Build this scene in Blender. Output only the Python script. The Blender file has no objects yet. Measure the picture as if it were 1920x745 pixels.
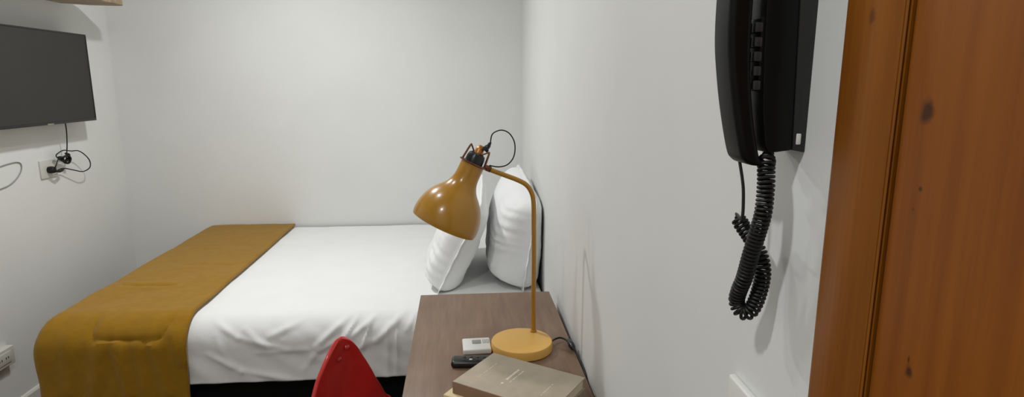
import bpy, bmesh, math, random
from mathutils import Vector, Matrix, noise
random.seed(4)
C = bpy.data.collections.new('room'); bpy.context.scene.collection.children.link(C)
PI = math.pi
def lin(c):
    return tuple(((v/255)/12.92 if v/255 <= .04045 else (((v/255)+.055)/1.055)**2.4) for v in c)+(1,)

# ---------------------------------------------------------------- materials
def mat(name, rgb, rough=.5, metal=0, var=.05, vscale=8, bump=0, bscale=200, coat=0, stretch=None, rgb2=None, sheen=0, spec=.5, emit=0):
    m = bpy.data.materials.new(name); m.use_nodes = True
    nt = m.node_tree; N = nt.nodes; L = nt.links; b = N['Principled BSDF']
    tc = N.new('ShaderNodeTexCoord'); mp = N.new('ShaderNodeMapping')
    L.new(tc.outputs['Object'], mp.inputs['Vector'])
    if stretch: mp.inputs['Scale'].default_value = stretch
    nz = N.new('ShaderNodeTexNoise'); nz.inputs['Scale'].default_value = vscale; nz.inputs['Detail'].default_value = 5
    L.new(mp.outputs[0], nz.inputs['Vector'])
    mx = N.new('ShaderNodeMix'); mx.data_type = 'RGBA'
    c1 = lin(rgb); c2 = lin(rgb2) if rgb2 else tuple(v*(1-var*2) for v in c1[:3])+(1,)
    mx.inputs[6].default_value = c1; mx.inputs[7].default_value = c2
    cr = N.new('ShaderNodeMapRange'); cr.inputs[1].default_value = .35; cr.inputs[2].default_value = .65
    L.new(nz.outputs[0], cr.inputs[0]); L.new(cr.outputs[0], mx.inputs[0]); L.new(mx.outputs[2], b.inputs['Base Color'])
    b.inputs['Roughness'].default_value = rough; b.inputs['Metallic'].default_value = metal
    b.inputs['Specular IOR Level'].default_value = spec
    b.inputs['Coat Weight'].default_value = coat; b.inputs['Coat Roughness'].default_value = .12
    if sheen: b.inputs['Sheen Weight'].default_value = sheen
    if emit: b.inputs['Emission Color'].default_value = c1; b.inputs['Emission Strength'].default_value = emit
    if bump:
        n2 = N.new('ShaderNodeTexNoise'); n2.inputs['Scale'].default_value = bscale; n2.inputs['Detail'].default_value = 4
        L.new(mp.outputs[0], n2.inputs['Vector'])
        bp = N.new('ShaderNodeBump'); bp.inputs['Strength'].default_value = bump; bp.inputs['Distance'].default_value = .002
        L.new(n2.outputs[0], bp.inputs['Height']); L.new(bp.outputs[0], b.inputs['Normal'])
    return m
WALL = mat('painted plaster', (228,229,226), .62, var=.015, vscale=3, bump=.03, bscale=90)
CEIL = mat('ceiling paint', (228,228,224), .8, var=.01)
FLOOR = mat('floor tile', (112,96,82), .4, var=.15, vscale=6)
BASE = mat('baseboard white', (226,224,216), .4)
MUST = mat('mustard fabric', (154,113,16), .85, var=.06, vscale=30, bump=.5, bscale=500, sheen=.15, spec=.2)
SHEET = mat('white cotton', (236,237,235), .8, var=.01, bump=.25, bscale=60, spec=.2)
PILLOW = mat('white pillow cotton', (238,239,238), .8, var=.01, bump=.4, bscale=45, spec=.2)
BLACKF = mat('black bed fabric', (14,13,13), .9, var=.2, spec=.2)
YEL = mat('mustard enamel', (172,122,24), .28, var=.03, coat=.35)
YELB = mat('mustard enamel base', (232,182,94), .45, var=.02)
COP = mat('aged copper', (128,84,60), .35, metal=.9, var=.2, vscale=60)
BRASS = mat('copper socket', (190,128,70), .35, metal=.6, var=.1, vscale=40)
BLK = mat('black plastic', (16,16,17), .3, var=.1)
BLKM = mat('black rubber', (15,15,15), .5, var=.1, spec=.4)
BLKP = mat('phone black plastic', (8,8,8), .42, var=.1, spec=.2)
GRYP = mat('phone dark grey plastic', (36,36,36), .5, var=.1)
KEYM = mat('keypad key plastic', (50,50,50), .3)
SCR = mat('television screen', (56,55,53), .6, var=.03, spec=.3)
BEZ = mat('television bezel', (30,29,28), .4)
BEI = mat('faded beige mark', (150,138,112), .5)
PLATE = mat('white plate plastic', (228,228,222), .35, var=.01)
PLATE2 = mat('wall plate off white', (208,207,198), .4, var=.01)
RED = mat('red moulded plastic', (212,48,44), .45, var=.06, vscale=10, coat=.3)
BOLT = mat('red bolt head', (190,40,38), .25, coat=.5)
BOOK = mat('taupe book cloth', (184,170,148), .65, var=.06, vscale=22, bump=.3, bscale=400, rgb2=(172,160,140))
SPINE = mat('taupe book spine', (150,118,92), .65, var=.08, vscale=30)
PAGE = mat('page block', (226,212,186), .8, var=.1, vscale=20, stretch=(1,1,60))
CREAM = mat('cream book cover', (226,206,160), .6)
SILV = mat('silver foil lettering', (228,218,198), .4, var=.02)
LCD = mat('grey lcd window', (150,152,146), .3)
LGREY = mat('light grey buttons', (190,192,190), .5)
CABW = mat('pale grey cable', (150,150,143), .6)
WOODL = mat('pale shelf wood', (176,156,128), .55, var=.15, vscale=4, stretch=(1,6,6), rgb2=(150,126,100))
METAL = mat('grey steel', (120,120,122), .35, metal=.8)

def wood(name, base, dark, scale, vs, coat=0, rough=.4, spots=None, bands=None, spec=.5):
    m = bpy.data.materials.new(name); m.use_nodes = True
    nt = m.node_tree; N = nt.nodes; L = nt.links; b = N['Principled BSDF']
    tc = N.new('ShaderNodeTexCoord'); mp = N.new('ShaderNodeMapping'); mp.inputs['Scale'].default_value = scale
    L.new(tc.outputs['Object'], mp.inputs['Vector'])
    nz = N.new('ShaderNodeTexNoise'); nz.inputs['Scale'].default_value = vs; nz.inputs['Detail'].default_value = 8; nz.inputs['Roughness'].default_value = .6
    L.new(mp.outputs[0], nz.inputs['Vector'])
    nb = N.new('ShaderNodeTexNoise'); nb.inputs['Scale'].default_value = 3.2; nb.inputs['Detail'].default_value = 2
    L.new(tc.outputs['Object'], nb.inputs['Vector'])
    ad = N.new('ShaderNodeMath'); ad.operation = 'ADD'
    L.new(nz.outputs[0], ad.inputs[0]); L.new(nb.outputs[0], ad.inputs[1])
    cr = N.new('ShaderNodeMapRange'); cr.inputs[1].default_value = .7; cr.inputs[2].default_value = 1.3
    L.new(ad.outputs[0], cr.inputs[0])
    mx = N.new('ShaderNodeMix'); mx.data_type = 'RGBA'
    mx.inputs[6].default_value = lin(base); mx.inputs[7].default_value = lin(dark)
    L.new(cr.outputs[0], mx.inputs[0]); out = mx.outputs[2]
    for (p, r, sx, sz, amt) in spots or []:          # knots and dents in the wood
        mp2 = N.new('ShaderNodeMapping'); mp2.vector_type = 'POINT'
        mp2.inputs['Location'].default_value = (-p[0]*0, -p[1]*sx, -p[2]*sz); mp2.inputs['Scale'].default_value = (0, sx, sz)
        nw = N.new('ShaderNodeTexNoise'); nw.inputs['Scale'].default_value = 120; L.new(tc.outputs['Object'], nw.inputs['Vector'])
        L.new(tc.outputs['Object'], mp2.inputs['Vector'])
        ln = N.new('ShaderNodeVectorMath'); ln.operation = 'LENGTH'; L.new(mp2.outputs[0], ln.inputs[0])
        wv = N.new('ShaderNodeMath'); wv.operation = 'MULTIPLY_ADD'; wv.inputs[1].default_value = r*1.2; L.new(nw.outputs[0], wv.inputs[0]); L.new(ln.outputs['Value'], wv.inputs[2])
        mr = N.new('ShaderNodeMapRange'); mr.inputs[1].default_value = r*1.1; mr.inputs[2].default_value = r*1.9
        mr.inputs[3].default_value = amt; mr.inputs[4].default_value = 0; L.new(wv.outputs[0], mr.inputs[0])
        m2 = N.new('ShaderNodeMix'); m2.data_type = 'RGBA'; m2.inputs[7].default_value = lin((52,26,10))
        L.new(out, m2.inputs[6]); L.new(mr.outputs[0], m2.inputs[0]); out = m2.outputs[2]
    L.new(out, b.inputs['Base Color'])
    b.inputs['Roughness'].default_value = rough; b.inputs['Coat Weight'].default_value = coat; b.inputs['Coat Roughness'].default_value = .25
    b.inputs['Specular IOR Level'].default_value = spec
    bp = N.new('ShaderNodeBump'); bp.inputs['Strength'].default_value = .08; bp.inputs['Distance'].default_value = .001
    L.new(nz.outputs[0], bp.inputs['Height']); L.new(bp.outputs[0], b.inputs['Normal'])
    return m
DESK = wood('brown laminate', (138,112,90), (108,82,62), (14,1.2,10), 5, rough=.45)
DOORW = wood('varnished door wood', (146,84,16), (120,62,9), (30,30,1.2), 3, coat=.15, rough=.42, spec=.2,
    spots=[((0,.358,1.482),.0055,1,.75,.85),((0,.355,1.433),.0015,1,1,.8),((0,.359,1.419),.0012,1,1,.7),((0,.344,1.312),.0035,1.1,.8,.85),((0,.3455,1.320),.0015,1.5,.5,.8)])
CASW = wood('varnished casing wood', (148,90,22), (118,64,10), (40,40,1.2), 3, coat=.15, rough=.4, spec=.2,
    spots=[((0,.405,1.545),.003,1,.6,.5)])

# ---------------------------------------------------------------- mesh helpers
def obj(name, data, m=None, parent=None, smooth=True):
    """link ONE mesh object from (verts, faces) or a bmesh"""
    me = bpy.data.meshes.new(name)
    if isinstance(data, tuple): me.from_pydata([tuple(v) for v in data[0]], [], data[1])
    else: data.to_mesh(me); data.free()
    me.validate()
    bm = bmesh.new(); bm.from_mesh(me); bmesh.ops.recalc_face_normals(bm, faces=bm.faces); bm.to_mesh(me); bm.free()
    o = bpy.data.objects.new(name, me); C.objects.link(o)
    if m: me.materials.append(m)
    if parent: o.parent = parent; o.matrix_parent_inverse = Matrix.Translation(-parent.location) if parent.rotation_euler.z == 0 else Matrix.Identity(4)
    if smooth:
        for p in me.polygons: p.use_smooth = True
        try: me.set_sharp_from_angle(angle=math.radians(38))
        except Exception: pass
    return o
def thing(name, label, cat, loc=(0,0,0), group=None):
    o = bpy.data.objects.new(name, None); C.objects.link(o); o.location = loc; o.empty_display_size = .05
    o['label'] = label; o['category'] = cat
    if group: o['group'] = group
    return o
def tag(o, label, cat, group=None):
    o['label'] = label; o['category'] = cat
    if group: o['group'] = group
    return o
def struct(o): o['kind'] = 'structure'; return o
def box(x0,x1,y0,y1,z0,z1, bev=0, seg=3, M=None, bm=None):
    b = bmesh.new(); bmesh.ops.create_cube(b, size=1)
    for v in b.verts: v.co = Vector(((x0+x1)/2+v.co.x*(x1-x0),(y0+y1)/2+v.co.y*(y1-y0),(z0+z1)/2+v.co.z*(z1-z0)))
    if bev: bmesh.ops.bevel(b, geom=b.edges[:], offset=bev, segments=seg, profile=.5, affect='EDGES')
    if M: b.transform(M)
    if bm is None: return b
    me = bpy.data.meshes.new('t'); b.to_mesh(me); bm.from_mesh(me); bpy.data.meshes.remove(me); b.free(); return bm
def cr(pts, n=8, closed=False):
    """Catmull-Rom resample"""
    P = [Vector(p) for p in pts]; out = []
    for i in range(len(P)-1):
        p0 = P[max(i-1,0)]; p1 = P[i]; p2 = P[i+1]; p3 = P[min(i+2,len(P)-1)]
        for k in range(n):
            t = k/n
            out.append(.5*((2*p1)+(-p0+p2)*t+(2*p0-5*p1+4*p2-p3)*t*t+(-p0+3*p1-3*p2+p3)*t**3))
    out.append(P[-1]); return out
def frames(P):
    T = []
    for i in range(len(P)):
        t = (P[min(i+1,len(P)-1)]-P[max(i-1,0)]).normalized(); T.append(t)
    n = T[0].orthogonal().normalized(); F = []
    for t in T:
        n = (n-t*n.dot(t)); n = n.normalized() if n.length > 1e-6 else t.orthogonal().normalized()
        F.append((t,n,t.cross(n)))
    return F
def tube(P, r, seg=10, flat=1.0, caps=True):
    P = [Vector(p) for p in P]; F = frames(P); V = []; Fc = []
    for i,(p,(t,n,b)) in enumerate(zip(P,F)):
        rr = r[i] if isinstance(r,(list,tuple)) else r
        for k in range(seg):
            a = 2*PI*k/seg; V.append(p+n*math.cos(a)*rr+b*math.sin(a)*rr*flat)
    for i in range(len(P)-1):
        for k in range(seg):
            Fc.append((i*seg+k,i*seg+(k+1)%seg,(i+1)*seg+(k+1)%seg,(i+1)*seg+k))
    if caps: Fc.append(tuple(range(seg-1,-1,-1))); Fc.append(tuple((len(P)-1)*seg+k for k in range(seg)))
    return V, Fc
def join(*parts):
    V = []; F = []
    for v,f in parts:
        o = len(V); V += list(v); F += [tuple(i+o for i in q) for q in f]
    return V, F
def lathe(prof, origin, axis, seg=48, closed=False):
    """prof: (s along axis, r)"""
    a = Vector(axis).normalized(); n = a.orthogonal().normalized(); b = a.cross(n); o = Vector(origin); V = []; F = []
    for s,r in prof:
        for k in range(seg):
            t = 2*PI*k/seg; V.append(o+a*s+(n*math.cos(t)+b*math.sin(t))*max(r,1e-5))
    m = len(prof); R = m if closed else m-1
    for i in range(R):
        for k in range(seg):
            j = (i+1)%m; F.append((i*seg+k,i*seg+(k+1)%seg,j*seg+(k+1)%seg,j*seg+k))
    return V, F
def prism_y(poly, y0, y1, bev=.0, seg=3):
    """poly in (x,z), extruded along y, bevelled"""
    b = bmesh.new(); vs = [b.verts.new((x,y0,z)) for x,z in poly]; f = b.faces.new(vs)
    r = bmesh.ops.extrude_face_region(b, geom=[f]); bmesh.ops.translate(b, verts=[v for v in r['geom'] if isinstance(v,bmesh.types.BMVert)], vec=(0,y1-y0,0))
    bmesh.ops.recalc_face_normals(b, faces=b.faces)
    if bev:
        e = [e for e in b.edges if len(e.link_faces)==2 and e.calc_face_angle(0) > .5]
        bmesh.ops.bevel(b, geom=e, offset=bev, segments=seg, profile=.5, affect='EDGES')
    bmesh.ops.triangulate(b, faces=[f for f in b.faces if len(f.verts) > 4])
    return b
def nz(x,y,z,s): return noise.noise(Vector((x*s,y*s,z*s)))

# ---------------------------------------------------------------- room shell
WA = math.atan(.028)
def wx(y): return .2836+.028*y                       # inner face of the right wall
XL, YB, YF, ZC = -2.05, 3.82, -.75, 2.5
def wallbox(name, pts, z0=0, z1=ZC):
    n = len(pts); V = [(x,y,z0) for x,y in pts]+[(x,y,z1) for x,y in pts]
    F = [tuple(range(n)), tuple(range(n,2*n))]+[(i,(i+1)%n,n+(i+1)%n,n+i) for i in range(n)]
    return struct(obj(name,(V,F),WALL,smooth=False))
wallbox('wall_left', [(XL-.1,YF-.1),(XL,YF-.1),(XL,YB+.1),(XL-.1,YB+.1)])
wallbox('wall_back', [(XL,YB),(wx(YB),YB),(wx(YB),YB+.1),(XL,YB+.1)])
wallbox('wall_front', [(XL,YF-.1),(wx(YF),YF-.1),(wx(YF),YF),(XL,YF)])
# right wall with the doorway cut out (door spans y -.46 .. .38)
D0, D1, DH = -.47, .381, 2.06
D1 = .3785
wallbox('wall_right', [(wx(.386),.386),(wx(YB+.1),YB+.1),(wx(YB+.1)+.12,YB+.1),(wx(.386)+.12,.386)])
wallbox('wall_right_door_side', [(wx(YF-.1),YF-.1),(wx(D0),D0),(wx(D0)+.12,D0),(wx(YF-.1)+.12,YF-.1)])
wallbox('wall_right_above_door', [(wx(D0),D0),(wx(D1),D1),(wx(D1)+.12,D1),(wx(D0)+.12,D0)], DH)
struct(obj('floor', box(XL-.1,.6,YF-.1,YB+.1,-.1,0), FLOOR, smooth=False))
struct(obj('ceiling', box(XL-.1,.6,YF-.1,YB+.1,ZC,ZC+.1), CEIL, smooth=False))
def skirting(name, a, b, inward, h=.07, t=.012):
    a = Vector((a[0],a[1],0)); b = Vector((b[0],b[1],0)); d = (b-a).normalized(); n = Vector((inward[0],inward[1],0))
    prof = [(0,0),(t,0),(t,h-.012),(t*.55,h-.003),(t*.3,h),(0,h)]
    V = [a+n*p+Vector((0,0,z)) for p,z in prof]+[b+n*p+Vector((0,0,z)) for p,z in prof]; m = len(prof)
    F = [tuple(range(m)),tuple(range(m,2*m))]+[(i,(i+1)%m,m+(i+1)%m,m+i) for i in range(m)]
    return struct(obj(name,(V,F),BASE,smooth=False))
skirting('baseboard_left',(XL,YF),(XL,YB),(1,0)); skirting('baseboard_back',(XL+.012,YB),(wx(YB)-.012,YB),(0,-1))
skirting('baseboard_right',(wx(.44),.44),(wx(YB),YB),(-1,0))

# door: slab flush in the opening, bead stop, moulded casing
def wp(y, d, z): return Vector((wx(y)-d, y, z))       # a point d in front of the right wall
def vprof(prof, z0, z1):
    V = [wp(y,d,z0) for y,d in prof]+[wp(y,d,z1) for y,d in prof]; m = len(prof)
    return V, [tuple(range(m)),tuple(range(m,2*m))]+[(i,(i+1)%m,m+(i+1)%m,m+i) for i in range(m)]
door = struct(obj('door_1', vprof([(D1,0),(D1,-.045),(D0,-.045),(D0,0)], .006, DH-.004), DOORW, smooth=False))
def arcpts(cy, cd, r, a0, a1, n=8): return [(cy+r*math.cos(a0+(a1-a0)*i/n), cd+r*math.sin(a0+(a1-a0)*i/n)) for i in range(n+1)]
def casing(flip=False):
    pr = [(.4375,0),(.4375,.008),(.436,.011),(.433,.012),(.408,.012),(.403,.0117),(.398,.0104),(.392,.0080),(.387,.0055),(.3845,.0038),(.3838,.0016)]+arcpts(.3826,.0024,.0016,PI*.8,0,6)+[(.3810,.001),(.3808,-.012),(.4,-.012),(.4,0)]
    if flip: pr = [(D0+D1-y,d) for y,d in pr]
    return pr
cs = obj('trim_1', join(vprof(casing(),0,DH+.0), vprof(casing(True),0,DH)), CASW, smooth=True); struct(cs)
hd = vprof([(.4375,0),(.4375,.012),(D0+D1-.4375,.012),(D0+D1-.4375,0)], DH, DH+.058)
struct(obj('trim_2', hd, CASW, smooth=False))
hg = obj('door_handle', join(tube([wp(-.4,.0,1.02),wp(-.4,.045,1.02)],.009,16), tube([wp(-.4,.045,1.02),wp(-.29,.045,1.02)],.009,16), lathe([(0,0),(0,.026),(.006,.026),(.008,.022),(.008,0)],wp(-.4,0,1.02),(-1,0,0),32)), METAL, door)

# ---------------------------------------------------------------- bed
bed = thing('bed', 'double bed on a black fabric base, pushed into the far corner', 'bed', (-.64,3.0,0))
obj('bed_base', box(-1.575,.33,2.305,3.79,.05,.335,.015), BLACKF, bed)
for x in (-1.5,.2):
    for y in (2.4,3.68): obj('leg', lathe([(0,0),(0,.022),(.05,.028),(.05,0)],(x,y,0),(0,0,1),20), BLK, bed)
obj('mattress', box(-1.585,.335,2.262,3.79,.335,.577,.09,5), SHEET, bed)
EX, EY, RR, RX = -1.600, 2.245, .110, .05      # foot plane, near plane, edge rounding
def drape(p, q, off=0):
    """cloth coordinates: p past the foot edge line, q past the near edge line (both measured from where the edge starts to turn)"""
    pp, qq = max(p,0), max(q,0); d = max(pp,qq); h = (pp**4+qq**4)**.25 or 1
    dx, dy = pp/h, qq/h; r = RR+off
    if d < r*PI/2: R, D = r*math.sin(d/r), r*(1-math.cos(d/r)); nv, nh = math.cos(d/r), math.sin(d/r)
    else: R, D = r, r+(d-r*PI/2); nv, nh = 0, 1
    D *= 1
    x = EX+RX-min(p,0) - dx*R*(RX+off)/r; y = EY+RR-min(q,0) - dy*R
    return Vector((x,y,.60+off-D)), Vector((-dx*nh,-dy*nh,nv)), d
RIDGE = [((-.437,.6),(-.576,.49),.010,.014),((-.342,.59),(-.441,.52),.009,.012),((-.229,.6),(-.346,.5),.010,.014),((-.186,.6),(-.221,.54),.006,.01),
 ((-.97,.59),(-.869,.53),.007,.012),((-.869,.53),(-.68,.48),.006,.013),((-.982,.47),(-.861,.40),.008,.013),((-.861,.40),(-.641,.345),.007,.014),
 ((-.297,.56),(-.305,.35),.006,.012),((-.846,.56),(-.759,.49),.006,.013),((-.632,.58),(-.755,.53),.006,.014),((-.374,.5),(-.523,.395),.009,.018),
 ((-.408,.6),(-.476,.5),.009,.010),((-.263,.58),(-.267,.36),.006,.010),((-.953,.54),(-.904,.42),.004,.014),((-.80,.47),(-.558,.48),.004,.014),
 ((-.55,.5),(-.62,.40),.006,.014),((-.2,.5),(-.16,.36),.006,.012),((-.36,.58),(-.40,.48),.007,.009),((-.12,.58),(-.16,.45),.007,.010),((-.48,.52),(-.56,.47),.006,.010)]
def segd(x,z,a,b):
    ax,az = a; bx_,bz = b; vx,vz = bx_-ax,bz-az; t = max(0,min(1,((x-ax)*vx+(z-az)*vz)/(vx*vx+vz*vz)))
    return math.hypot(x-ax-t*vx,z-az-t*vz), t
def side_wr(x,z):
    w = 0
    for a,b,h,s in RIDGE:
        d,t = segd(x,z,a,b); w += 1.15*h*math.exp(-(d/(s*.9))**2)*(.35+.65*math.sin(PI*min(max(t,.08),.92)))
    return w + .004*nz(x*1.0+z*1.2,0,z*.8,14)
def gridmesh(us, vs, fn):
    V = [fn(u,v) for v in vs for u in us]; n = len(us)
    return V, [(j*n+i,j*n+i+1,(j+1)*n+i+1,(j+1)*n+i) for j in range(len(vs)-1) for i in range(n-1)]
def rng(a,b,s):
    n = max(2,int(abs(b-a)/s)); return [a+(b-a)*i/n for i in range(n+1)]
LT = 3.80-(EY+RR)
def sheet_fn(p,q):
    P,Nv,d = drape(p,q)
    if q > 0:
        k = min(1,q/.1); P += Nv*side_wr(P.x,P.z)*k
        if d > .2 and p < .02: P.y -= .012*(d-.2)/.2
    else:
        P.z += .0028*nz(P.x,P.y,0,5)+.0015*nz(P.x,P.y,0,12)
    return P
LS = RR*PI/2+(.6-RR-.352)
sh = obj('bed_sheet', gridmesh(rng(LS-.02,-(.341-EX-RX),.0072), rng(LS,0,.0055)+rng(0,-LT,.0105)[1:], sheet_fn), SHEET)
tag(sh, 'white cotton sheet tucked smoothly over the mattress of the bed', 'bed sheet')
so = sh.modifiers.new('s','SOLIDIFY'); so.thickness = .003; so.offset = -1
# runner
SEAM = [(-1.395,.60),(-1.402,.565),(-1.385,.545),(-1.28,.540),(-1.165,.534),(-1.14,.55),(-1.12,.60)]
RFOLD = [((-1.306,.525),(-1.27,.33),.010,.018),((-1.172,.52),(-1.13,.33),.009,.018),((-1.36,.53),(-1.40,.33),.007,.02),((-1.10,.56),(-1.075,.45),.006,.012),((-1.23,.53),(-1.21,.3),.006,.018),((-1.48,.56),(-1.49,.35),.006,.03)]
def runner_fn(p,q):
    P,Nv,d = drape(p,q,.013)
    x,y,z = P
    if q > 0:
        s = min(segd(x,z,SEAM[i],SEAM[i+1])[0] for i in range(len(SEAM)-1))
        w = -.009*math.exp(-(s/.007)**2)
        if -1.40 < x < -1.12 and z > .545: w += .006*min(1,s/.03)
        for a,b,h,sg in RFOLD:
            dd,t = segd(x,z,a,b); w += 1.5*h*math.exp(-(dd/sg)**2)
        w += .004*nz(x,0,z,9)
        k = min(1,q/.08); P += Nv*w*k
        if d > .2: P.y -= .02*(d-.2)/.3*(.6+.4*math.sin(x*9))
    else:
        dd,t = segd(x,y,(-1.49,2.66),(-1.27,2.64)); w = -.006*math.exp(-(dd/.010)**2)+.004*math.exp(-((dd-.03)/.02)**2)
        dd,t = segd(x,y,(-1.35,2.95),(-1.1,2.93)); w -= .003*math.exp(-(dd/.015)**2)
        dd,t = segd(x,y,(-1.55,3.3),(-1.15,3.3)); w -= .002*math.exp(-(dd/.02)**2)
        P.z += w+.004*nz(x,y,0,6)
        if p > 0 and d > .15: P.x += .0
    return P
rp = rng(.42,-(-1.055-EX-RX),.011); rq = rng(RR*PI/2+.6-.013-RR-.20,-(3.805-EY-RR),.011)
rn = obj('bed_runner', gridmesh(rp, rq, runner_fn), MUST)
tag(rn, 'mustard yellow padded runner laid across the foot of the bed', 'bed runner')
so = rn.modifiers.new('s','SOLIDIFY'); so.thickness = .012; so.offset = 0.6

# pillows leaning on the right wall: local u = along the wall (y), v = up the pillow, w = thickness
def pillow(label, near_bot, near_top, far_bot, far_top, TF, TB, seed):
    A,B,Cc,D = map(Vector,(near_bot,near_top,far_bot,far_top)); n = 56
    def surf(u,v,s):
        # rounded, corners kept pointed, sides pulled slightly in
        uu, vv = u*2-1, v*2-1
        c_ = abs(uu)**5*abs(vv)**5; pu = .5+.5*uu*(1-.05*(1-vv*vv)-(.12 if vv > 0 else .02)*c_); pv = .5+.5*vv*(1-.04*(1-uu*uu)-(.12 if vv > 0 else .0)*c_)
        base = (A*(1-pv)+B*pv)*(1-pu)+(Cc*(1-pv)+D*pv)*pu
        nrm = (Cc-A).cross(B-A).normalized()
        if nrm.x > 0: nrm = -nrm
        e = max(0,1-abs(uu)**(9 if uu < 0 else 4))**.5*max(0,1-abs(vv)**(14 if vv < 0 else 4))**.5
        w = (TF if s > 0 else TB)*e*(1-.25*max(0,vv))
        wr = 0
        near = math.exp(-((u-.02)/.22)**2)
        wr -= .006*math.exp(-((u-.075)/.012)**2)*(1 if s > 0 else 0)*e
        wr += near*.008*math.sin(v*60+nz(u,v,seed,4)*6+seed)*e*(.5+nz(u*2,v*5,seed,1.5))*(1 if s > 0 else .2)
        wr += .009*nz(u*3,v*3,seed+s,1.8)*e
        r_ = base+nrm*(s*w+wr*s); r_.x = min(r_.x, wx(r_.y)-.006-.004*abs(uu)); r_.z = max(r_.z, .606); return r_
    V=[];F=[]
    for s in (1,-1):
        o=len(V)
        for j in range(n+1):
            for i in range(n+1): V.append(surf(i/n,j/n,s))
        for j in range(n):
            for i in range(n):
                a=o+j*(n+1)+i; F.append((a,a+1,a+n+2,a+n+1))
    b=bmesh.new(); bv=[b.verts.new(v) for v in V]; 
    for f in F: b.faces.new([bv[i] for i in f])
    bmesh.ops.remove_doubles(b,verts=b.verts,dist=.0006)
    po = obj('pillow', b, PILLOW)
    tag(po, label, 'pillow', 'white pillows standing against the wall')
    # flange hem strip round the seam
    hemV=[];hemF=[]; ring=[(i/40,0) for i in range(40)]+[(1,i/40) for i in range(40)]+[(1-i/40,1) for i in range(40)]+[(0,1-i/40) for i in range(40)]
    cen=(A+B+Cc+D)/4
    nrm = (Cc-A).cross(B-A).normalized()
    if nrm.x > 0: nrm=-nrm
    for k,(u,v) in enumerate(ring):
        p=surf(u,v,0); d=(p-cen).normalized(); wv=.001*math.sin(k*.9+seed)+nz(k*.21,seed,0,1)*.003
        for q,t in ((-.010,.0),(.010,.5),(.018,1)):
            hemV.append(p+d*q+nrm*(wv*t+.0015)); hemV.append(p+d*q+nrm*(wv*t-.0015))
    m=len(ring)
    for k in range(m):
        a=k*6; b2=((k+1)%m)*6
        for e,f in ((0,2),(2,4),(4,5),(5,3),(3,1),(1,0)): hemF.append((a+e,a+f,b2+f,b2+e))
    obj('pillow_flange',(hemV,hemF),PILLOW,po)
    return po
pillow('front white pillow leaning back behind the yellow lamp shade', (-.105,2.49,.612),(.080,2.47,.985),(-.095,3.16,.612),(.11,3.14,1.04),.10,.085,2.0)
pillow('rear white pillow wedged upright between the other pillow and the right wall', (.262,2.49,.612),(.322,2.47,1.0),(.262,3.16,.612),(.300,3.2,1.085),.155,.08,5.0)

# ---------------------------------------------------------------- desk
desk = thing('desk', 'narrow brown wood-look desk along the right wall in front of the bed', 'desk', (.08,1.56,0))
def dtop():
    b = box(-.152,.3135,1.13,2.07,.722,.75,.0015,2); return b
obj('desk_top', dtop(), DESK, desk)
obj('side_panel', box(-.14,.305,2.035,2.06,0,.722,.001,1), DESK, desk)
obj('side_panel', box(.08,.305,1.14,1.165,0,.722,.001,1), DESK, desk)
obj('back_panel', box(.285,.303,1.165,2.035,.35,.722,.001,1), DESK, desk)

# ---------------------------------------------------------------- desk lamp
lamp = thing('desk_lamp', 'mustard yellow metal desk lamp with tilted bell shade, standing on the desk', 'lamp', (.165,1.60,.75))
bc = (.165,1.598,.75)
obj('lamp_base', lathe([(0,0),(0,.084),(.003,.0875),(.022,.0875),(.0265,.0855),(.028,.081),(.028,0)],bc,(0,0,1),72), YELB, lamp)
PX, PY = .205, 1.652
pole = cr([(PX,PY,.777),(PX,PY,.9),(PX,PY,1.0),(PX-.001,PY,1.10),(PX-.002,PY,1.165),(PX-.008,PY,1.195),(PX-.022,PY,1.217),(PX-.045,PY,1.231),(PX-.085,PY,1.247),(.078,PY,1.263)],8)
obj('lamp_arm', join(tube(pole,.0068,20), lathe([(0,.0095),(.004,.0095),(.006,.007)],(PX,PY,.778),(0,0,1),24)), YEL, lamp)
# shade axis points down-left
ax = Vector((-.444,-.05,-.896)).normalized(); up = -ax
O = Vector((.034,PY,1.282))
k = 1.53e-3
pf = [(0,22),(8,22),(16,22),(28,22.5),(38,24.5),(46,28),(54,33.5),(62,41),(70,47.5),(78,52.5),(88,57),(98,60),(108,61.8),(118,62.2),(126,61)]
prof = [(s*k,r*k) for s,r in [(p.x,p.y) for p in cr([(a,b,0) for a,b in pf],4)]]
sh_o = obj('lamp_shade', lathe(prof+[(s,r-.0016) for s,r in prof[::-1]],O,ax,72,closed=True), YEL, lamp)
obj('light_bulb', lathe([(.05,.0),(.05,.012),(.075,.014),(.095,.026),(.112,.03),(.128,.026),(.138,.014),(.141,0)],O,ax,32), mat('frosted bulb',(235,232,222),.4), lamp)
# copper collar: ring, two brackets, socket
obj('collar_ring', lathe([(-.001,.0),(-.001,.0385),(.0012,.041),(.0035,.0385),(.0035,0)],O,ax,48), COP, lamp)
side = Vector((.896,0,-.444)).normalized(); fw = ax.cross(side).normalized()
def bracket(sgn, gap=0):
    a = O+side*sgn*.033+up*.001; pts = [a+fw*.012, a+up*.038+fw*.008-side*sgn*.004, a+up*.044-side*sgn*.006, a+up*.038-fw*.008-side*sgn*.004, a-fw*.012]
    t = tube(cr(pts,6),.0022,8)
    q = tube([a+up*.044-side*sgn*.006, O+up*.030+side*sgn*.012],.0022,8)
    return join(t,q)
for s in (-1,1): obj('socket_bracket', bracket(s), COP, lamp)
obj('socket_cup', lathe([(0,0),(0,.026),(.016,.026),(.026,.023),(.030,.017),(.030,0)],O,up,32), BLK, lamp)
obj('lamp_socket', lathe([(.0,.0),(.0,.0135),(.040,.0125),(.048,.010),(.053,.005),(.053,0)],O-fw*.018+side*.002,up,28), BRASS, lamp)
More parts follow.
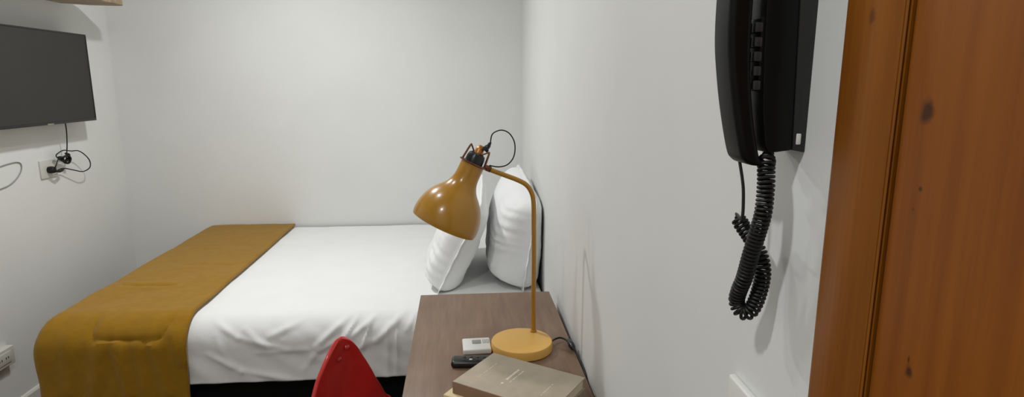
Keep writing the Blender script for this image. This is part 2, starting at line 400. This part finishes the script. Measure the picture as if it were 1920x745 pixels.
obj('cord_grip', lathe([(.044,.0),(.044,.0095),(.052,.0098),(.054,.0075),(.062,.0075),(.070,.004),(.074,.003),(.074,0)],O-fw*.006+side*.006,(up+side*.18),20), BLK, lamp)
g0 = O-fw*.006+side*.006+(up+side*.18).normalized()*.072
loop = cr([g0,(.088,PY,1.362),(.112,PY,1.372),(.135,PY,1.362),(.149,PY,1.335),(.147,PY,1.300),(.130,PY,1.277),(.105,PY,1.270),(.078,PY,1.2745)],8)
obj('lamp_cord', tube(loop,.0018,8), BLKM, lamp)
obj('arm_joint', join(tube([(.082,PY,1.2625),(.068,PY,1.2685)],.0085,16), tube([(.072,PY,1.262),O+side*.036],.0038,10), tube([(.074,PY-.012,1.264),(.074,PY+.012,1.264)],.004,12)), COP, lamp)
pc = obj('power_cord', tube(cr([(.252,1.612,.762),(.268,1.632,.761),(.285,1.640,.7605),(.298,1.625,.760),(.3035,1.606,.758)],8),.0027,10), BLKM, lamp)
obj('inline_switch', lathe([(-.027,.0),(-.027,.003),(-.018,.0072),(.0,.0095),(.014,.0085),(.024,.004),(.027,.0)],(.3065,1.588,.762),(.12,-1,-.12),20), BLK, lamp)
obj('power_cord', tube(cr([(.3095,1.562,.7585),(.3165,1.52,.750),(.3195,1.44,.738),(.3182,1.38,.70),(.3176,1.34,.64),(.3172,1.32,.5),(.3172,1.32,.3),(.3172,1.32,.05)],8),.0022,8), BLKM, lamp)

# ---------------------------------------------------------------- small things on the desk
def rot(cx,cy,a,cz=0): return Matrix.Translation((cx,cy,cz))@Matrix.Rotation(a,4,'Z')
rm = thing('remote_control', 'small white remote control with grey screen lying beside the yellow lamp base', 'remote control', (.05,1.622,.75))
M = rot(.036,1.610,math.radians(2),.75)
obj('remote_body', box(-.040,.040,-.042*.95,.042*.95,0,.016,.004,3,M), PLATE, rm)
obj('display', box(-.012,.013,-.002,.021,.0158,.0172,.0015,2,M), LCD, rm)
for i in range(2):
    obj('button', box(.018+i*.010,.026+i*.010,-.0,.022,.0155,.0175,.002,2,M), LGREY, rm)
rb = thing('remote_control', 'black remote control half hidden behind the taupe book', 'remote control', (.03,1.525,.75))
M = rot(.035,1.508,math.radians(-4),.75)
bb = box(-.07,.07,-.023,.023,0,.02,.009,4,M); obj('remote_body', bb, BLK, rb)
for i in range(5):
    for j in range(2): obj('button', box(-.035+i*.018-.004,-.035+i*.018+.004,-.012+j*.014,-.006+j*.014+.002,.0195,.0212,.001,2,M), LGREY if (i,j)==(1,0) else GRYP, rb)

def book(name, label, M, w, l, h, cover, spinem, page, z0):
    """w: along local x (short side), l: along local y (spine to fore edge)... spine on the -x side"""
    t = thing(name, label, 'book', M.translation)
    for z in (0,h-.0025): obj('cover', box(0,w,0,l,z,z+.0025,.0006,1,M), cover, t)
    sp = box(-.0025,.0,0,l,0,h,.0006,1,M); obj('spine', sp, spinem, t)
    obj('page_block', box(.0002,w-.004,.003,l-.003,.0026,h-.0026,.0,1,M), page, t)
    return t
# top book: corner (-.03,1.29) -> (.067,1.42) short side, long side to the lower right
ZB = .793; HB = .030
a = math.atan2(1.418-1.287, .069+.026)             # direction of the short side
L0 = Vector((-.026,1.287,ZB)); su = Vector((math.cos(a),math.sin(a),0)); lo = Vector((math.cos(a-PI/2),math.sin(a-PI/2),0))
# local y = short side, local x = long side (away from the spine hinge line)
M = Matrix.Translation(L0)@Matrix(((lo.x,su.x,0,0),(lo.y,su.y,0,0),(0,0,1,0),(0,0,0,1)))
SW, SL = .172, .255
bk = thing('book', 'thick taupe hardcover book lying on top of the cream book', 'book', L0)
for z in (0,HB-.003): obj('cover', box(0,SL,-.002,SW,z,z+.003,.0008,2,M), BOOK, bk)
obj('spine', box(-.0005,SL,-.0035,-.0005,.0,HB-.0004,.0012,2,M), SPINE, bk)
obj('page_block', box(.004,SL-.004,0,SW-.005,.003,HB-.003,0,1,M), PAGE, bk)
def strokes(x, y0, y1, h, n, wgt, seed):
    """a printed line, too small to read in the photo: broken foil strokes"""
    r = random.Random(seed); b = bmesh.new(); y = y0
    for i in range(n):
        y = y0+(y1-y0)*i/n; w = (y1-y0)/n
        if r.random() < .1: continue
        hh = h*(.75+.25*r.random())
        box(x-hh/2,x+hh/2,y+w*.12,y+w*(.12+wgt),HB,HB+.0004,0,1,M,b)
    return b
obj('cover_lettering', strokes(.040,.045,.125,.0024,22,.7,1), SILV, bk, smooth=False)
obj('cover_lettering', strokes(.103,.045,.125,.0065,11,.86,2), SILV, bk, smooth=False)
obj('cover_lettering', strokes(.116,.060,.125,.003,20,.7,3), SILV, bk, smooth=False)
obj('cover_lettering', strokes(.205,.045,.105,.0022,16,.7,4), SILV, bk, smooth=False)
M2 = Matrix.Translation(Vector((-.048,1.283,.75)))@Matrix.Rotation(math.radians(1.5),4,'Z')@Matrix(((lo.x,su.x,0,0),(lo.y,su.y,0,0),(0,0,1,0),(0,0,0,1)))
bk2 = thing('book', 'cream covered book lying flat on the desk under the taupe book', 'book', (-.038,1.275,.75))
for z in (0,.040): obj('cover', box(0,.25,0,.17,z,z+.003,.0008,2,M2), CREAM, bk2)
obj('spine', box(0,.25,-.003,0,0,.043,.001,2,M2), CREAM, bk2)
obj('page_block', box(.004,.246,0,.165,.003,.040,0,1,M2), PAGE, bk2)

# ---------------------------------------------------------------- red chair tucked under the desk
chair = thing('chair', 'red moulded plastic chair pulled up to the left side of the desk', 'chair', (-.16,1.42,0))
CH = Matrix.Translation((-.135,1.40,0))@Matrix.Rotation(math.radians(-28),4,'Z')     # local +x is forward
def shell(u, v):
    """u -1..1 across, v 0..1 from top of back down to the front edge of the seat"""
    pts = [(-.215,.845),(-.238,.76),(-.245,.66),(-.225,.56),(-.165,.49),(-.08,.455),(.02,.45),(.12,.458),(.19,.462),(.215,.445)]
    wid = [.015,.115,.165,.2,.21,.215,.215,.21,.19,.165]
    t = v*(len(pts)-1); i = min(int(t),len(pts)-2); f = t-i
    g = f*f*(3-2*f)
    x = pts[i][0]*(1-f)+pts[i+1][0]*f; z = pts[i][1]*(1-f)+pts[i+1][1]*f
    w = wid[i]*(1-f)+wid[i+1]*f
    d = .845-z
    if z > .56: w = .004+.186*min(1,d/.285)**.62
    back = max(0,min(1,(z-.46)/.2))
    y = u*w; wrap = (abs(u)**2.2)
    x += wrap*.035*back*min(1,w/.15); z += wrap*.045*(1-back)
    return Vector((x,y,z))
us = [math.sin(PI/2*(i/14-1)) if False else i/14-1 for i in range(29)]
b = bmesh.new()
V,F = gridmesh(us, rng(0,1,.015), shell); 
V = [CH@v for v in V]
sc = obj('seat_shell', (V,F), RED, chair)
s_ = sc.modifiers.new('s','SOLIDIFY'); s_.thickness = .011; s_.offset = 0
s2 = sc.modifiers.new('b','SUBSURF'); s2.levels = 1; s2.render_levels = 1
def chp(x,y,z): return CH@Vector((x,y,z))
for (u,v) in ((.5,.05),(.08,.085)):
    p = shell(u,v); n = Vector((1,0,.1))
    obj('bolt', lathe([(0,0),(0,.009),(.003,.008),(.006,.004),(.0065,0)],CH@(p+Vector((.0075,0,0))),CH.to_3x3()@n,16), BOLT, chair)
WOOD = wood('chair leg beech', (196,158,110),(170,130,86),(20,20,2),4)
for sx in (-1,1):
    for sy in (-1,1):
        obj('leg', tube([chp(sx*.12+.02,sy*.12,.44),chp(sx*.19+.02,sy*.2,.0)],[.015,.010],16), WOOD, chair)
obj('seat_frame', join(tube([chp(-.1,-.12,.40),chp(-.1,.12,.40)],.006,8),tube([chp(.14,-.12,.40),chp(.14,.12,.40)],.006,8),tube([chp(-.1,-.12,.40),chp(.14,.12,.40)],.005,8),tube([chp(-.1,.12,.40),chp(.14,-.12,.40)],.005,8)), METAL, chair)

# ---------------------------------------------------------------- wall telephone
ph = thing('wall_telephone', 'black slim wall telephone with keypad under its handset, on the right wall', 'telephone', (.297,.512,1.43))
ZM = 1.562                                             # mirror height of the handset bow
def mir(pts): return pts+[(x,2*ZM-z) for x,z in pts[::-1]]
Y0, Y1 = .495, .530
outer = [(.2600,1.4290),(.2520,1.4294),(.2460,1.4325),(.2410,1.441),(.2330,1.474),(.2270,1.508),(.2235,1.54)]
inner = [(.2612,1.4300),(.2595,1.4345),(.2575,1.441),(.2545,1.452),(.2495,1.478),(.2455,1.508),(.2435,1.54)]
def loft_y(outer, inner, y0, y1, rad, seg=5, n=5):
    A = cr([(x,0,z) for x,z in mir(outer)],n); B = cr([(x,0,z) for x,z in mir(inner)],n); V = []; F = []; K = 4*(seg+1)
    for a,b in zip(A,B):
        d = b-a; L = max(d.length,1e-5); r = min(rad,L*.48)
        for cx,cy,a0 in ((L-r,y1-r,0),(r,y1-r,PI/2),(r,y0+r,PI),(L-r,y0+r,1.5*PI)):
            for k in range(seg+1):
                t = a0+PI/2*k/seg; p = a+d/L*(cx+r*math.cos(t)); V.append(Vector((p.x,cy+r*math.sin(t),p.z)))
    for i in range(len(A)-1):
        for k in range(K): F.append((i*K+k,i*K+(k+1)%K,(i+1)*K+(k+1)%K,(i+1)*K+k))
    F.append(tuple(range(K))); F.append(tuple((len(A)-1)*K+k for k in range(K)))
    return V, F
hs = obj('handset', loft_y(outer,inner,Y0,Y1,.0055), BLKP, ph)
body = [(.2655,1.440),(.2615,1.447),(.257,1.478),(.2545,1.52),(.2535,1.562)]
pbx = [( .2865,1.4425)]+body+[(x,2*ZM-z) for x,z in body[::-1][1:]]+[(.278,2*ZM-1.4425)]
obj('telephone_base', prism_y(pbx,Y0+.0005,Y1,.0015,2), BLKP, ph)
obj('wall_bracket', prism_y([(.2865,1.4425),(.2978,1.4405),(.2978,2*ZM-1.4405),(.278,2*ZM-1.4425)],Y0-.0003,Y1+.001,.001,2), GRYP, ph)
kp = obj('keypad_panel', prism_y([(.2525,1.493),(.2505,1.553),(.2575,1.556),(.2595,1.493)],Y0+.002,Y1-.002,.0008,2), BLKP, ph)
for r in range(5):
    for c_ in range(3):
        z = 1.498+r*.0119; y = .5005+c_*.0098; x0 = .2525-(z-1.493)*.033
        obj('key', box(x0-.0045,x0+.002,y-.0036,y+.0036,z-.0040,z+.0040,.0008,2), KEYM, kp)
obj('white_tab', box(.2885,.2925,Y0-.0016,Y0+.0004,1.4475,1.457,.0008,2), PLATE, ph)  # small white tab near the bottom of the telephone's near side
# coiled cord: helix wound along a hanging path, ends straight into base and handset
path = cr([(.272,.506,1.4415),(.2685,.503,1.434),(.266,.499,1.428),(.265,.495,1.412),(.264,.494,1.388),(.263,.500,1.366),(.262,.507,1.344),(.262,.515,1.321),(.262,.524,1.304),(.263,.528,1.292),(.267,.524,1.2835),(.273,.519,1.287),(.278,.517,1.303),(.280,.516,1.325),(.278,.521,1.342),(.273,.532,1.356),(.268,.540,1.366),(.266,.544,1.373)],30)
def helix(P, R, pitch, n=16):
    F = frames(P); out = []; L = 0; acc = [0]
    for i in range(1,len(P)): L += (P[i]-P[i-1]).length; acc.append(L)
    steps = int(L/pitch*n); j = 0
    for s in range(steps+1):
        d = L*s/steps
        while j < len(acc)-2 and acc[j+1] < d: j += 1
        t = (d-acc[j])/max(acc[j+1]-acc[j],1e-9); p = P[j].lerp(P[j+1],t); T,n_,b_ = F[j]
        a = 2*PI*s/n; rr = R*min(1,.25+d/.012,.25+(L-d)/.004)
        out.append(p+(n_*math.cos(a)+b_*math.sin(a))*rr)
    return out
obj('coiled_cord', tube(helix(path,.0062,.0038),.0016,8), BLKM, ph)
st = cr([(.266,.544,1.3735),(.263,.5425,1.3755),(.2615,.536,1.376),(.2608,.528,1.3745),(.260,.5235,1.379),(.2595,.5228,1.39),(.2575,.522,1.408),(.2525,.5225,1.4315)],6)
obj('handset_cord', tube(st,.0022,8,.55), BLKM, ph)

# switch plate low on the right wall
sp = thing('wall_switch', 'white wall switch plate low on the right wall beside the door casing', 'switch', tuple(wp(.555,0,1.13)))
MW = Matrix.Translation(wp(.556,0,1.127))@Matrix.Rotation(-WA,4,'Z')
obj('switch_plate', box(-.009,0,-.036,.036,-.057,.057,.003,3,MW), PLATE, sp)
obj('rocker', box(-.0125,-.004,-.013,.013,-.026,.026,.002,2,MW), PLATE, sp)

# ---------------------------------------------------------------- television, cable, sockets, shelf on the left wall
tv = thing('television', 'black flat screen television mounted high on the left wall', 'television', (-2.05,3.07,1.52))
TY0, TY1, TZ0, TZ1 = 2.66, 3.422, 1.303, 1.748
obj('television_body', box(-1.99,-1.955,TY0,TY1,TZ0,TZ1,.004,3), BEZ, tv)
fr = bmesh.new()
for y0,y1,z0,z1 in ((TY0,TY1,TZ0,TZ0+.012),(TY0,TY1,TZ1-.007,TZ1),(TY0,TY0+.007,TZ0+.012,TZ1-.007),(TY1-.007,TY1,TZ0+.012,TZ1-.007)): box(-1.956,-1.948,y0,y1,z0,z1,.0015,2,None,fr)
obj('bezel', fr, BEZ, tv)
obj('screen', box(-1.957,-1.9505,TY0+.006,TY1-.006,TZ0+.011,TZ1-.006), SCR, tv)
obj('logo', box(-1.949,-1.9472,3.03,3.075,TZ0-.001,TZ0+.006,.0005,1), BEI, tv)
obj('wall_mount', box(-2.05,-1.985,2.95,3.15,1.42,1.62,.004,2), BLKM, tv)
wc = thing('television_cable', 'thin black cable hanging from the television, looped beside the wall socket', 'cable', (-2.03,3.22,1.1))
obj('cable', tube(cr([(-1.985,3.215,1.33),(-1.99,3.228,1.27),(-2.0,3.235,1.20),(-2.01,3.235,1.14),(-2.02,3.235,1.112),(-2.03,3.21,1.118),(-2.02,3.17,1.14),(-2.0,3.155,1.155),(-2.0,3.20,1.165),(-2.0,3.26,1.155),(-1.995,3.31,1.150),(-1.99,3.355,1.12),(-1.99,3.385,1.085),(-1.99,3.375,1.052),(-2.0,3.33,1.038),(-2.01,3.27,1.055),(-2.02,3.21,1.072),(-2.025,3.16,1.065)],8),.0028,8), BLKM, wc)
obj('cable', tube(cr([(-2.02,3.235,1.112),(-2.0,3.22,1.125),(-1.995,3.19,1.135),(-2.0,3.15,1.125),(-2.0,3.13,1.10),(-2.01,3.128,1.08)],8),.0028,8), BLKM, wc)
obj('cable_knot', join(tube(cr([(-2.02,3.20,1.12),(-2.005,3.225,1.135),(-2.0,3.245,1.12),(-2.01,3.24,1.095),(-2.02,3.222,1.105),(-2.01,3.20,1.128),(-2.01,3.17,1.132),(-2.015,3.19,1.118),(-2.01,3.23,1.108),(-2.01,3.255,1.135),(-2.015,3.235,1.145)],6),.0055,8)), BLKM, wc)
obj('plug', join(lathe([(0,0),(0,.016),(.012,.018),(.026,.016),(.032,.009),(.034,0)],(-2.042,3.135,1.075),(1,0,0),20)), BLKM, wc)
obj('cable', tube(cr([(-2.012,3.135,1.068),(-2.005,3.16,1.064),(-2.015,3.20,1.068)],6),.006,8), BLKM, wc)
so1 = thing('wall_socket', 'white wall socket below the television with a black plug in it', 'socket', (-2.05,3.15,1.085))
obj('socket_plate', box(-2.05,-2.042,3.08,3.20,1.035,1.125,.003,3), PLATE2, so1)
so2 = thing('wall_socket', 'white raised socket box low on the left wall beside the bed', 'socket', (-2.05,2.66,.29))
obj('socket_box', box(-2.05,-2.018,2.56,2.70,.262,.345,.004,3), PLATE2, so2)
obj('socket_insert', box(-2.019,-2.014,2.585,2.675,.278,.33,.003,2), PLATE2, so2)
for y in (2.605,2.618,2.643,2.656): obj('contact_hole', box(-2.0145,-2.0135,y-.002,y+.002,.299,.309), BLKM, so2)
gc = obj('wall_cable', tube(cr([(-2.046,2.60,1.06),(-2.046,2.70,1.10),(-2.046,2.80,1.128),(-2.046,2.90,1.140),(-2.046,2.95,1.136),(-2.046,2.962,1.115),(-2.046,2.945,1.085),(-2.046,2.90,1.055),(-2.046,2.84,1.038),(-2.046,2.75,1.035),(-2.046,2.62,1.05)],8),.0022,8), CABW)
tag(gc, 'thin pale grey cable looped on the wall below the television', 'cable')
sf = thing('wall_shelf', 'pale wooden shelf on the left wall above the television', 'shelf', (-2.05,3.1,1.91))
def shelf():
    pts = [(-2.05,2.62),(-1.80,2.62),(-1.785,2.635)]+[(-1.78,3.48),(-1.79,3.51),(-1.815,3.52)]+[(-1.95,3.50),(-2.05,3.42)]
    b = bmesh.new(); vs = [b.verts.new((x,y,1.905)) for x,y in pts]; f = b.faces.new(vs)
    r = bmesh.ops.extrude_face_region(b, geom=[f]); bmesh.ops.translate(b, verts=[v for v in r['geom'] if isinstance(v,bmesh.types.BMVert)], vec=(0,0,.04))
    bmesh.ops.recalc_face_normals(b, faces=b.faces); bmesh.ops.bevel(b, geom=b.edges[:], offset=.002, segments=2, affect='EDGES'); return b
obj('shelf_board', shelf(), WOODL, sf)

# ---------------------------------------------------------------- light
def area(name, loc, size, power, col=(.985,.99,1), rotx=0, shape='DISK'):
    l = bpy.data.lights.new(name,'AREA'); l.shape = shape; l.size = size; l.energy = power; l.color = col
    o = bpy.data.objects.new(name,l); C.objects.link(o); o.location = loc; o.rotation_euler = (rotx,0,0); return o
area('ceiling_light', (-.9,2.68,2.47), .14, 17)
area('ceiling_light', (-.63,1.65,2.47), .16, 5)
area('ceiling_light', (-.62,.05,2.47), .12, 10)
w = bpy.data.worlds.new('w'); bpy.context.scene.world = w; w.use_nodes = True
w.node_tree.nodes['Background'].inputs[0].default_value = (.9,.95,1,1); w.node_tree.nodes['Background'].inputs[1].default_value = .3

# ---------------------------------------------------------------- camera
cd = bpy.data.cameras.new('camera'); cam = bpy.data.objects.new('camera', cd); C.objects.link(cam)
cam.location = (0,0,1.5); cam.rotation_euler = (math.radians(90-10.937),0,math.radians(-4.897))
cd.sensor_width = 36; cd.lens = 36*1123/1920; cd.clip_start = .02
bpy.context.scene.camera = cam
bpy.context.scene.view_settings.view_transform = 'Standard'
bpy.context.scene.view_settings.exposure = .2
